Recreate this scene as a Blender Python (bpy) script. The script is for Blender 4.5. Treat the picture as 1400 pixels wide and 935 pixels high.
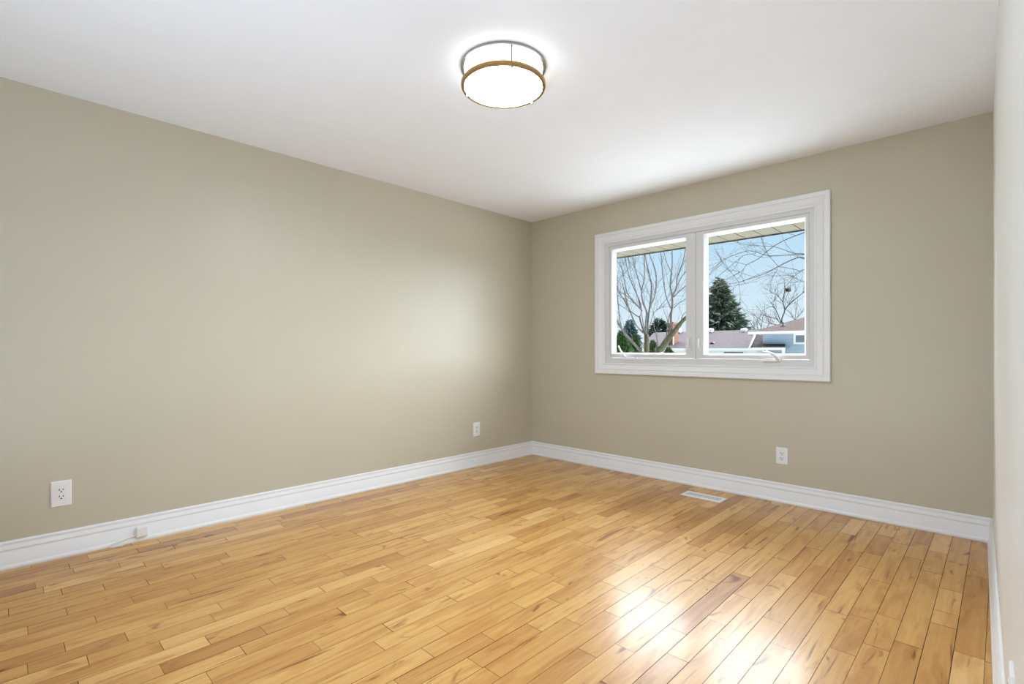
import bpy, math, random
from mathutils import Vector, Matrix, Euler

# ------------------------------------------------------------------ scene set-up
S = bpy.context.scene
for o in list(bpy.data.objects):
    bpy.data.objects.remove(o)
COL = S.collection
R = math.radians
H = 1.085                       # lens height above the floor
FOC = 686.0                     # focal length in pixels of a 1400 px wide frame
YAW = math.atan(670 / FOC)
SN, CS = math.sin(YAW), math.cos(YAW)

cam = bpy.data.cameras.new('camera')
cam.sensor_width = 36.0
cam.lens = 36.0 * FOC / 1400
cam.shift_y = (480 - 467.5) / 1400
cam.clip_start = 0.01
cam.clip_end = 500
camo = bpy.data.objects.new('camera', cam)
COL.objects.link(camo)
camo.location = (0, 0, H)
camo.rotation_euler = (R(90), 0, YAW)
S.camera = camo

S.view_settings.view_transform = 'Standard'
S.view_settings.look = 'None'
S.view_settings.exposure = 0.02
S.view_settings.gamma = 1.0
S.view_settings.use_curve_mapping = False
S.cycles.max_bounces = 14
S.cycles.diffuse_bounces = 9
S.cycles.glossy_bounces = 5
S.cycles.transparent_max_bounces = 12
S.cycles.sample_clamp_indirect = 6
S.cycles.use_denoising = True

SKYFILL = 22.0       # radiance of bright sky added out of view to light the room
LAMP = 75.0       # ceiling lamp diffuser
LAMPSIDE = 3.0    # the lamp's drum side
HALLFILL = 60.0       # diffuser of the unseen hallway lamp, added for fill
FILL = 35.0     # fill light added behind the camera, aimed at the ceiling (W)
SKY = 1.0         # brightness of the plain blue sky

fl = bpy.data.lights.new('bounce_fill', 'AREA')  # added fill, bounced off the ceiling to brighten the room
fl.shape = 'RECTANGLE'
fl.size, fl.size_y = 1.5, 0.3
fl.energy = FILL
fl.color = (0.75, 0.97, 1.28)
flo = bpy.data.objects.new('bounce_fill', fl)
COL.objects.link(flo)
flo.location = (-1.2, -0.3, 0.4)
flo.rotation_euler = (R(147), 0, R(6))


def make_world():
    w = bpy.data.worlds.new('sky')
    S.world = w
    w.use_nodes = True
    nt = w.node_tree
    nt.nodes.clear()
    N = nt.nodes.new
    L = nt.links.new
    tc = N('ShaderNodeTexCoord')
    sep = N('ShaderNodeSeparateXYZ')
    L(tc.outputs['Generated'], sep.inputs[0])

    def ss(sock, a, b):
        m = N('ShaderNodeMapRange')
        m.interpolation_type = 'SMOOTHSTEP'
        m.inputs['From Min'].default_value = a
        m.inputs['From Max'].default_value = b
        m.inputs['To Min'].default_value = 0
        m.inputs['To Max'].default_value = 1
        L(sock, m.inputs['Value'])
        return m.outputs['Result']

    def mth(op, a, b):
        m = N('ShaderNodeMath')
        m.operation = op
        for i, v in enumerate((a, b)):
            if isinstance(v, (int, float)):
                m.inputs[i].default_value = v
            else:
                L(v, m.inputs[i])
        return m.outputs[0]
    X, Y, Z = sep.outputs
    ramp = N('ShaderNodeValToRGB')
    L(Z, ramp.inputs[0])
    cr = ramp.color_ramp
    cr.elements[0].position = 0.0
    cr.elements[0].color = (0.80, 0.89, 0.95, 1)
    cr.elements[1].position = 0.22
    cr.elements[1].color = (0.48, 0.73, 0.95, 1)
    e = cr.elements.new(0.09)
    e.color = (0.66, 0.83, 0.95, 1)
    # bright sky added to light the room: above 14 degrees in front of the window and low down to the east
    front = ss(Y, -0.15, 0.2)
    high = mth('MULTIPLY', ss(Z, 0.26, 0.36), ss(Z, 0.97, 0.75))
    east = mth('MULTIPLY', ss(X, 0.22, 0.5), ss(Z, -0.01, 0.05))
    west = mth('MULTIPLY', ss(X, -0.74, -0.86), ss(Z, -0.01, 0.05))
    m = mth('MULTIPLY', mth('MAXIMUM', high, mth('MAXIMUM', east, west)), front)
    m = mth('MULTIPLY', m, SKYFILL)
    bg = N('ShaderNodeBackground')
    L(ramp.outputs[0], bg.inputs['Color'])
    bg.inputs['Strength'].default_value = SKY
    bg2 = N('ShaderNodeBackground')
    bg2.inputs['Color'].default_value = (0.90, 0.98, 1.08, 1)
    L(m, bg2.inputs['Strength'])
    add = N('ShaderNodeAddShader')
    L(bg.outputs[0], add.inputs[0])
    L(bg2.outputs[0], add.inputs[1])
    out = N('ShaderNodeOutputWorld')
    L(add.outputs[0], out.inputs[0])
    w.cycles.sampling_method = 'MANUAL'
    w.cycles.sample_map_resolution = 512


make_world()


# ------------------------------------------------------------------ helpers
def P(px, py, Y):
    """world point of a photo pixel on the vertical plane at depth Y"""
    r = (px - 700) / FOC
    fw = Y / (SN * r + CS)
    return Vector((fw * (CS * r - SN), Y, H + (480 - py) / FOC * fw))


def scale_at(px, Y):
    r = (px - 700) / FOC
    return Y / (SN * r + CS) / FOC      # metres per pixel


class MB:
    def __init__(s):
        s.v = []
        s.f = []
        s.m = []

    def add(s, vs, fs, mi=0):
        o = len(s.v)
        s.v += [tuple(v) for v in vs]
        s.f += [tuple(i + o for i in f) for f in fs]
        s.m += [mi] * len(fs)
        return s

    def box(s, a, b, mi=0):
        x0, y0, z0 = a
        x1, y1, z1 = b
        x0, x1 = min(x0, x1), max(x0, x1)
        y0, y1 = min(y0, y1), max(y0, y1)
        z0, z1 = min(z0, z1), max(z0, z1)
        return s.add([(x0, y0, z0), (x1, y0, z0), (x1, y1, z0), (x0, y1, z0), (x0, y0, z1), (x1, y0, z1), (x1, y1, z1), (x0, y1, z1)],
                     [(0, 3, 2, 1), (4, 5, 6, 7), (0, 1, 5, 4), (1, 2, 6, 5), (2, 3, 7, 6), (3, 0, 4, 7)], mi)

    def prism(s, poly, y0, y1, mi=0):
        """(x,z) polygon extruded along y"""
        n = len(poly)
        vs = [(x, y0, z) for x, z in poly] + [(x, y1, z) for x, z in poly]
        fs = [tuple(range(n)), tuple(range(2 * n - 1, n - 1, -1))]
        fs += [(i, i + n, (i + 1) % n + n, (i + 1) % n) for i in range(n)]
        return s.add(vs, fs, mi)

    def tube(s, pts, rad, sides=6, cap=True, mi=0):
        pts = [Vector(p) for p in pts]
        n = len(pts)
        if isinstance(rad, (int, float)):
            rad = [rad] * n
        up = Vector((0.31, 0.17, 0.93))
        vs = []
        for i, p in enumerate(pts):
            d = (pts[min(i + 1, n - 1)] - pts[max(i - 1, 0)])
            if d.length < 1e-9:
                d = Vector((0, 0, 1))
            d.normalize()
            a = d.cross(up)
            if a.length < 0.05:
                a = d.cross(Vector((1, 0, 0)))
            a.normalize()
            b = d.cross(a)
            for k in range(sides):
                t = 2 * math.pi * k / sides
                vs.append(p + (a * math.cos(t) + b * math.sin(t)) * rad[i])
        fs = []
        for i in range(n - 1):
            for k in range(sides):
                k2 = (k + 1) % sides
                fs.append((i * sides + k, i * sides + k2, (i + 1) * sides + k2, (i + 1) * sides + k))
        if cap:
            fs.append(tuple(range(sides - 1, -1, -1)))
            fs.append(tuple((n - 1) * sides + k for k in range(sides)))
        return s.add(vs, fs, mi)

    def lathe(s, prof, c, seg=64, close=False, mi=0):
        """(r,z) profile turned about the vertical through c"""
        n = len(prof)
        vs = []
        for k in range(seg):
            t = 2 * math.pi * k / seg
            for r, z in prof:
                vs.append((c[0] + r * math.cos(t), c[1] + r * math.sin(t), c[2] + z))
        fs = []
        for k in range(seg):
            k2 = (k + 1) % seg
            for i in range(n if close else n - 1):
                j = (i + 1) % n
                fs.append((k * n + i, k2 * n + i, k2 * n + j, k * n + j))
        return s.add(vs, fs, mi)

    def frame(s, x0, x1, z0, z1, prof, mi=0):
        """mitred rectangular frame in an XZ plane; profile points (u outward, y)"""
        n = len(prof)
        vs = []
        for cx, cz, sx, sz in ((x0, z0, -1, -1), (x1, z0, 1, -1), (x1, z1, 1, 1), (x0, z1, -1, 1)):
            for u, y in prof:
                vs.append((cx + sx * u, y, cz + sz * u))
        fs = []
        for k in range(4):
            k2 = (k + 1) % 4
            for i in range(n):
                j = (i + 1) % n
                fs.append((k * n + i, k * n + j, k2 * n + j, k2 * n + i))
        return s.add(vs, fs, mi)

    def build(s, name, mats, parent=None, bevel=0, smooth=None, loc=None):
        me = bpy.data.meshes.new(name)
        me.from_pydata(s.v, [], s.f)
        if not isinstance(mats, (list, tuple)):
            mats = [mats]
        for m in mats:
            me.materials.append(m)
        me.polygons.foreach_set('material_index', s.m)
        import bmesh
        bm = bmesh.new()
        bm.from_mesh(me)
        bmesh.ops.recalc_face_normals(bm, faces=bm.faces)
        bm.to_mesh(me)
        bm.free()
        me.update()
        o = bpy.data.objects.new(name, me)
        COL.objects.link(o)
        if loc is not None:
            o.location = loc
        if parent is not None:
            o.parent = parent
        if bevel:
            b = o.modifiers.new('bevel', 'BEVEL')
            b.width = bevel
            b.segments = 2
            b.limit_method = 'ANGLE'
            b.angle_limit = R(40)
        if smooth is not None:
            for p in me.polygons:
                p.use_smooth = True
            me.set_sharp_from_angle(angle=R(smooth))
        return o


def tag(o, label=None, cat=None, group=None, kind=None):
    if label:
        o['label'] = label
    if cat:
        o['category'] = cat
    if group:
        o['group'] = group
    if kind:
        o['kind'] = kind
    return o


def struct(o, label=None, cat=None):
    return tag(o, label, cat, None, 'structure')


def empty(name, loc):
    o = bpy.data.objects.new(name, None)
    o.empty_display_size = 0.1
    COL.objects.link(o)
    o.location = loc
    return o


# ------------------------------------------------------------------ materials
def mat(name, color, rough=0.5, metal=0.0, spec=0.5, noise=0.0, nscale=20.0, bump=0.0, bscale=200.0, emit=None, estr=0.0):
    m = bpy.data.materials.new(name)
    m.use_nodes = True
    nt = m.node_tree
    b = nt.nodes['Principled BSDF']
    b.inputs['Base Color'].default_value = (*color, 1)
    b.inputs['Roughness'].default_value = rough
    b.inputs['Metallic'].default_value = metal
    b.inputs['Specular IOR Level'].default_value = spec
    tc = nt.nodes.new('ShaderNodeTexCoord')
    if noise:
        n = nt.nodes.new('ShaderNodeTexNoise')
        n.inputs['Scale'].default_value = nscale
        n.inputs['Detail'].default_value = 4
        nt.links.new(tc.outputs['Object'], n.inputs['Vector'])
        r = nt.nodes.new('ShaderNodeValToRGB')
        r.color_ramp.elements[0].position = 0.3
        r.color_ramp.elements[1].position = 0.7
        r.color_ramp.elements[0].color = (*[c * (1 - noise) for c in color], 1)
        r.color_ramp.elements[1].color = (*[min(1, c * (1 + noise)) for c in color], 1)
        nt.links.new(n.outputs['Fac'], r.inputs[0])
        nt.links.new(r.outputs[0], b.inputs['Base Color'])
    if bump:
        n2 = nt.nodes.new('ShaderNodeTexNoise')
        n2.inputs['Scale'].default_value = bscale
        n2.inputs['Detail'].default_value = 2
        nt.links.new(tc.outputs['Object'], n2.inputs['Vector'])
        bp = nt.nodes.new('ShaderNodeBump')
        bp.inputs['Strength'].default_value = bump
        bp.inputs['Distance'].default_value = 0.002
        nt.links.new(n2.outputs['Fac'], bp.inputs['Height'])
        nt.links.new(bp.outputs[0], b.inputs['Normal'])
    if emit:
        b.inputs['Emission Color'].default_value = (*emit, 1)
        b.inputs['Emission Strength'].default_value = estr
    return m


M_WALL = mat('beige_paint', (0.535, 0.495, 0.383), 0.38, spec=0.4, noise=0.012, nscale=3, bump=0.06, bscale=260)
M_WALLR = mat('brightened_wall_paint', (0.71, 0.69, 0.635), 0.42, spec=0.4, noise=0.012, nscale=3, bump=0.06, bscale=260)  # wall beige lightened; the right wall's extra brightness is in the colour
M_CEIL = mat('ceiling_paint', (0.855, 0.88, 0.91), 0.8, spec=0.2, noise=0.008, nscale=6, bump=0.08, bscale=220)
M_TRIM = mat('white_trim_paint', (0.80, 0.80, 0.80), 0.35, noise=0.006, nscale=8, bump=0.02, bscale=150)
M_VINYL = mat('white_vinyl', (0.66, 0.66, 0.65), 0.38, noise=0.006, nscale=9, bump=0.02, bscale=120)
M_PLASTIC = mat('white_plastic', (0.82, 0.81, 0.81), 0.3, noise=0.005, nscale=30)
M_SLOT = mat('dark_slot', (0.03, 0.028, 0.026), 0.6, noise=0.1, nscale=60)
M_GREYSLOT = mat('grey_duct', (0.04, 0.04, 0.039), 0.6, noise=0.15, nscale=60)
M_NICKEL = mat('brushed_nickel', (0.36, 0.34, 0.31), 0.3, metal=1.0, noise=0.05, nscale=60)
M_DNICKEL = mat('dark_nickel', (0.14, 0.13, 0.12), 0.4, metal=1.0, noise=0.05, nscale=60)
M_BRASS = mat('satin_brass', (0.44, 0.27, 0.10), 0.3, metal=1.0, noise=0.06, nscale=60)
M_LAMP = mat('lit_acrylic', (0.9, 0.9, 0.88), 0.5, emit=(0.82, 0.97, 1.14), estr=LAMP, noise=0.002)
M_LAMPSIDE = mat('lit_drum', (0.9, 0.9, 0.88), 0.5, emit=(0.93, 0.99, 1.0), estr=LAMPSIDE, noise=0.002)
M_HALLFILL = mat('hall_fill_acrylic', (0.9, 0.9, 0.88), 0.5, emit=(0.85, 0.97, 1.12), estr=HALLFILL, noise=0.002)


def glass_mat():
    m = bpy.data.materials.new('window_glass')
    m.use_nodes = True
    nt = m.node_tree
    nt.nodes.clear()
    t = nt.nodes.new('ShaderNodeBsdfTransparent')
    t.inputs[0].default_value = (0.98, 0.99, 0.985, 1)
    g = nt.nodes.new('ShaderNodeBsdfGlossy')
    g.inputs['Roughness'].default_value = 0.0
    lw = nt.nodes.new('ShaderNodeLayerWeight')
    pw = nt.nodes.new('ShaderNodeMath')          # anti-reflective coating: mirrors only at grazing angles
    pw.operation = 'POWER'
    pw.inputs[1].default_value = 6.0
    nt.links.new(lw.outputs['Facing'], pw.inputs[0])
    fr = pw
    mx = nt.nodes.new('ShaderNodeMixShader')
    out = nt.nodes.new('ShaderNodeOutputMaterial')
    nt.links.new(fr.outputs[0], mx.inputs[0])
    nt.links.new(t.outputs[0], mx.inputs[1])
    nt.links.new(g.outputs[0], mx.inputs[2])
    nt.links.new(mx.outputs[0], out.inputs[0])
    return m


M_GLASS = glass_mat()


def wood_mat():
    m = bpy.data.materials.new('maple_planks')
    m.use_nodes = True
    nt = m.node_tree
    N = nt.nodes.new
    L = nt.links.new
    b = nt.nodes['Principled BSDF']
    uv = N('ShaderNodeUVMap')
    uv.uv_map = 'grain'
    at = N('ShaderNodeAttribute')
    at.attribute_name = 'tone'
    # plank tone
    r = N('ShaderNodeValToRGB')
    e = r.color_ramp.elements
    e[0].position = 0.0
    e[0].color = (0.47, 0.225, 0.060, 1)
    e[1].position = 1.0
    e[1].color = (0.75, 0.47, 0.19, 1)
    k = e.new(0.3)
    k.color = (0.58, 0.305, 0.088, 1)
    k = e.new(0.7)
    k.color = (0.67, 0.385, 0.125, 1)
    L(at.outputs['Fac'], r.inputs[0])

    def noise(sx, sy, scale, detail=3, dist=0.0):
        mp = N('ShaderNodeMapping')
        mp.inputs['Scale'].default_value = (sx, sy, 1)
        L(uv.outputs[0], mp.inputs[0])
        n = N('ShaderNodeTexNoise')
        n.inputs['Scale'].default_value = scale
        n.inputs['Detail'].default_value = detail
        n.inputs['Distortion'].default_value = dist
        L(mp.outputs[0], n.inputs['Vector'])
        return n.outputs['Fac']

    def rampv(sock, p0, c0, p1, c1):
        q = N('ShaderNodeValToRGB')
        q.color_ramp.elements[0].position = p0
        q.color_ramp.elements[1].position = p1
        q.color_ramp.elements[0].color = (*c0, 1)
        q.color_ramp.elements[1].color = (*c1, 1)
        L(sock, q.inputs[0])
        return q.outputs[0]

    def mul(a, bb, fac=1.0):
        q = N('ShaderNodeMix')
        q.data_type = 'RGBA'
        q.blend_type = 'MULTIPLY'
        q.inputs['Factor'].default_value = fac
        L(a, q.inputs['A'])
        L(bb, q.inputs['B'])
        return q.outputs['Result']
    W = (1, 1, 1)
    c = r.outputs[0]
    # fine grain, soft figure, mineral streaks and knots
    c = mul(c, rampv(noise(60, 3.0, 1.0, 4, 0.4), 0.3, (0.86, 0.82, 0.76), 0.65, W))
    c = mul(c, rampv(noise(14, 2.6, 1.0, 3, 1.2), 0.36, (0.84, 0.74, 0.61), 0.52, W))
    c = mul(c, rampv(noise(34, 2.2, 1.0, 2, 0.8), 0.26, (0.40, 0.26, 0.16), 0.35, W))
    c = mul(c, rampv(noise(9, 3.4, 1.0, 2, 2.2), 0.25, (0.40, 0.27, 0.17), 0.345, W))
    L(c, b.inputs['Base Color'])
    b.inputs['Roughness'].default_value = 0.24
    rn = rampv(noise(5, 4, 2.0, 4, 0.0), 0.3, (0.31, 0.31, 0.31), 0.75, (0.40, 0.40, 0.40))
    L(rn, b.inputs['Roughness'])
    b.inputs['Specular IOR Level'].default_value = 0.34
    b.inputs['Coat Weight'].default_value = 0.22
    b.inputs['Coat Roughness'].default_value = 0.17
    bp = N('ShaderNodeBump')
    bp.inputs['Strength'].default_value = 0.05
    bp.inputs['Distance'].default_value = 0.002
    L(noise(20, 8, 1.0, 3), bp.inputs['Height'])
    L(bp.outputs[0], b.inputs['Normal'])
    return m


M_WOOD = wood_mat()
M_GAP = mat('plank_gap', (0.055, 0.026, 0.010), 0.8, noise=0.2, nscale=30)

# ------------------------------------------------------------------ the room
XL, YB, ZC = -3.540, 3.926, 2.44
YN = -0.55


def XR(y):                      # right wall is very slightly out of square
    return -0.038 + 0.0230 * (YB - y)


def plank_floor():
    rnd = random.Random(11)
    PW = 0.0820
    x_off = -0.125
    x0, x1, y0, y1 = XL, 1.30, YN, YB
    verts, faces, mi, uvs, tone = [], [], [], [], []

    def face(vs, m, uv, t):
        o = len(verts)
        verts.extend(vs)
        faces.append(tuple(range(o, o + len(vs))))
        mi.append(m)
        uvs.extend(uv)
        tone.append(t)
    face([(x0, y0, -0.0025), (x1, y0, -0.0025), (x1, y1, -0.0025), (x0, y1, -0.0025)], 1, [(0, 0)] * 4, 0.5)
    rows = range(int((x0 - x_off) / PW) - 1, int((x1 - x_off) / PW) + 1)
    for k in rows:
        a = max(x0, x_off + k * PW)
        c = min(x1, x_off + (k + 1) * PW)
        if c - a < 0.004:
            continue
        joints = JOINTS.get(k)
        if joints:
            ys = sorted(joints)
            while ys[0] > y0 + 0.15:
                ys.insert(0, ys[0] - rnd.uniform(0.3, 0.85))
            while ys[-1] < y1 - 0.1:
                ys.append(ys[-1] + rnd.uniform(0.3, 0.85))
            for a0, b0 in list(zip(ys, ys[1:])):
                if b0 - a0 > 1.0:
                    ys.append(a0 + (b0 - a0) * rnd.uniform(0.4, 0.6))
            ys.sort()
            if ys[-1] < y1:
                ys.append(y1 + 0.2)
        else:
            ys = [y0 - rnd.uniform(0, 0.6)]
            while ys[-1] < y1:
                L_ = rnd.choice([0.22, 0.3, 0.38, 0.45, 0.55, 0.65, 0.8, 0.95]) * rnd.uniform(0.85, 1.15)
                ys.append(ys[-1] + L_)
        for i in range(len(ys) - 1):
            b0, b1 = max(y0, ys[i]), min(y1, ys[i + 1])
            if b1 - b0 < 0.01:
                continue
            g = 0.0006 + 0.0009 * rnd.random() ** 2
            ge = 0.0004 + 0.0009 * rnd.random()
            t = min(1, max(0, rnd.gauss(0.5, 0.24)))
            ou, ov = rnd.uniform(0, 80), rnd.uniform(0, 80)
            p = [(a + g, b0 + ge), (c - g, b0 + ge), (c - g, b1 - ge), (a + g, b1 - ge)]
            q = [(a + g * .4, b0 + ge * .4), (c - g * .4, b0 + ge * .4), (c - g * .4, b1 - ge * .4), (a + g * .4, b1 - ge * .4)]
            face([(x, y, 0) for x, y in p], 0, [(x + ou, y + ov) for x, y in p], t)
            for s in range(4):
                s2 = (s + 1) % 4
                face([(*p[s2], 0), (*p[s], 0), (*q[s], -0.0024), (*q[s2], -0.0024)], 1, [(0, 0)] * 4, t)
    me = bpy.data.meshes.new('floor')
    me.from_pydata(verts, [], faces)
    me.materials.append(M_WOOD)
    me.materials.append(M_GAP)
    me.polygons.foreach_set('material_index', mi)
    ul = me.uv_layers.new(name='grain')
    flat = [c for uv in uvs for c in uv]
    ul.data.foreach_set('uv', flat)
    att = me.attributes.new('tone', 'FLOAT', 'FACE')
    att.data.foreach_set('value', tone)
    me.update()
    o = bpy.data.objects.new('floor', me)
    COL.objects.link(o)
    # body of the floor below the boards
    return o


JOINTS = {-41: [0.33, 0.64], -39: [0.26, 0.68], -38: [0.12, 0.43, 0.92], -36: [0.2, 0.58], -35: [0.03, 0.34], -34: [0.49, 0.8], -33: [0.2, 0.66], -32: [0.08, 0.41, 1.05], -30: [0.5], -29: [0.17, 0.9], -28: [0.07, 0.34, 0.66, 0.97], -27: [0.22, 0.61, 1.18, 1.5], -26: [0.42, 1.03, 1.37], -25: [0.55, 0.84, 1.25], -24: [0.39, 0.72, 1.16, 1.52], -23: [0.62, 1.0, 1.34], -22: [0.49, 1.26, 1.98, 2.43], -21: [0.82], -20: [1.39], -19: [0.98, 1.85], -18: [1.21], -17: [1.08, 1.55, 1.83], -16: [1.3, 1.69], -15: [1.16, 1.47], -14: [1.61, 1.97], -13: [1.77, 2.09], -12: [1.48, 2.73], -11: [1.6], -10: [1.84], -9: [1.68, 2.01, 2.3, 3.46], -8: [2.68, 3.13], -7: [1.83, 2.18, 2.9, 3.52], -6: [2.01, 2.56], -5: [3.04, 3.27], -4: [2.13, 2.46, 3.55], -3: [2.25, 2.54, 3.35, 3.63], -2: [2.35, 3.2], -1: [2.61, 2.75, 3.02, 3.43], 0: [2.42, 3.29]}
struct(plank_floor(), 'honey maple strip floor with glossy finish', 'floor')
b = MB().box((XL - 0.12, YN - 0.12, -0.2), (1.42, YB + 0.2, -0.004))
struct(b.build('floor_base', M_GAP), 'floor slab below the boards', 'floor')

b = MB().box((XL - 0.12, YN - 0.12, ZC), (1.42, YB + 0.2, ZC + 0.12))
struct(b.build('ceiling', M_CEIL), 'flat white painted ceiling', 'ceiling')
b = MB().box((XL - 0.12, YN - 0.12, -0.004), (XL, YB + 0.2, ZC))
struct(b.build('wall_left', M_WALL), 'long beige wall left of the corner', 'wall')

# back wall with the window opening
WX0, WX1, WZ0, WZ1 = -2.640, -0.916, 0.968, 2.084
b = MB()
for a_, c_ in (((XL, -0.004), (WX0, ZC)), ((WX1, -0.004), (1.42, ZC)), ((WX0, -0.004), (WX1, WZ0)), ((WX0, WZ1), (WX1, ZC))):
    b.box((a_[0], YB, a_[1]), (c_[0], YB + 0.2, c_[1]))
struct(b.build('wall_back', M_WALL), 'beige wall holding the window', 'wall')

# right wall: seen almost edge-on, ends at the doorway beside the camera
YD = 0.70
b = MB()
t_ = 0.12


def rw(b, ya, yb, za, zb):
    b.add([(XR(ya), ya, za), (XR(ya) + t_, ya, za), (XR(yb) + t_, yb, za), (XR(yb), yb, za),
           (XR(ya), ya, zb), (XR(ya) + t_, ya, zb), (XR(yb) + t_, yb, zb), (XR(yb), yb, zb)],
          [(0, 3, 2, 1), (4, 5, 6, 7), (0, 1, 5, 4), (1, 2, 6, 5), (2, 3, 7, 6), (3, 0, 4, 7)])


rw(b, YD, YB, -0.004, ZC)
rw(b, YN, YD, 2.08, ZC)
struct(b.build('wall_right', M_WALLR), 'wall along the right edge, brightness put into its paint', 'wall')
b = MB().box((XL, YN - 0.12, -0.004), (1.42, YN, ZC))
struct(b.build('wall_near', M_WALL), 'beige wall behind the camera', 'wall')
b = MB().box((1.30, YN, -0.004), (1.42, YB, ZC))
struct(b.build('wall_hall', M_WALL), 'beige hallway wall outside the room', 'wall')

# baseboards, swept profile (d from wall, z)
BASE = [(0, 0), (0.020, 0), (0.022, 0.004), (0.021, 0.016), (0.017, 0.022), (0.0145, 0.026), (0.0145, 0.088), (0.0125, 0.091), (0.0125, 0.094),
        (0.015, 0.098), (0.0145, 0.104), (0.0115, 0.112), (0.0085, 0.119), (0.008, 0.124), (0.0095, 0.128), (0.009, 0.135), (0.006, 0.139), (0, 0.140)]


def sweep(pts, prof, normals, name, m):
    """pts: path corner points (x,y); normals: inward offsets per point (mitred)"""
    b = MB()
    n = len(prof)
    vs = []
    for (x, y), (nx, ny) in zip(pts, normals):
        for d, z in prof:
            vs.append((x + nx * d, y + ny * d, z))
    fs = []
    for i in range(len(pts) - 1):
        for k in range(n - 1):
            fs.append((i * n + k, i * n + k + 1, (i + 1) * n + k + 1, (i + 1) * n + k))
    fs.append(tuple(range(n)))
    fs.append(tuple(range((len(pts) - 1) * n, len(pts) * n)))
    b.add(vs, fs)
    return b.build(name, m, smooth=35)


struct(sweep([(XL, YN), (XL, YB)], BASE, [(1, 1), (1, -1)], 'baseboard_left', M_TRIM), 'white moulded baseboard on the left wall', 'baseboard')
struct(sweep([(XL, YB), (XR(YB), YB)], BASE, [(1, -1), (-1, -1)], 'baseboard_back', M_TRIM), 'white moulded baseboard under the window', 'baseboard')
struct(sweep([(XR(YB), YB), (XR(1.03), 1.03)], BASE, [(-1, -1), (-1, 0)], 'baseboard_right', M_TRIM), 'white moulded baseboard on the right wall', 'baseboard')

# doorway casing (out of frame, beside the camera)
b = MB()
b.add([(XR(YD) - 0.012, YD - 0.0, 0), (XR(YD) - 0.012, YD + 0.075, 0), (XR(YD), YD + 0.075, 0), (XR(YD), YD, 0),
       (XR(YD) - 0.012, YD, 2.155), (XR(YD) - 0.012, YD + 0.075, 2.155), (XR(YD), YD + 0.075, 2.155), (XR(YD), YD, 2.155)],
      [(0, 3, 2, 1), (4, 5, 6, 7), (0, 1, 5, 4), (1, 2, 6, 5), (2, 3, 7, 6), (3, 0, 4, 7)])
struct(b.build('trim_1', M_TRIM, bevel=0.003), 'white casing on the doorway jamb', 'trim')

# ------------------------------------------------------------------ window
YF = YB                         # wall face
# casing: profile (u outward from inner edge, y)
CAS = [(0, YF + 0.02), (0, YF - 0.010), (0.004, YF - 0.012), (0.010, YF - 0.012), (0.012, YF - 0.006), (0.018, YF - 0.006), (0.021, YF - 0.010),
       (0.032, YF - 0.014), (0.046, YF - 0.020), (0.054, YF - 0.023), (0.056, YF - 0.017), (0.063, YF - 0.0175), (0.066, YF - 0.023), (0.072, YF - 0.025),
       (0.092, YF - 0.025), (0.096, YF - 0.022), (0.096, YF)]
win = MB().frame(-2.632, -0.922, 0.9745, 2.0765, CAS).build('window_1', M_TRIM, smooth=30)
struct(win, 'white double casement window with moulded casing', 'window')
# jamb frame and centre mullion
b = MB()
b.frame(-2.585, -0.955, 1.024, 2.045, [(0, YF + 0.10), (0, YF - 0.001), (0.0495, YF - 0.001), (0.0495, YF + 0.10)])
b.box((-1.7765, YF - 0.001, 1.024), (-1.7655, YF + 0.09, 2.045))
b.build('window_frame', M_VINYL, win, bevel=0.002)


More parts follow.
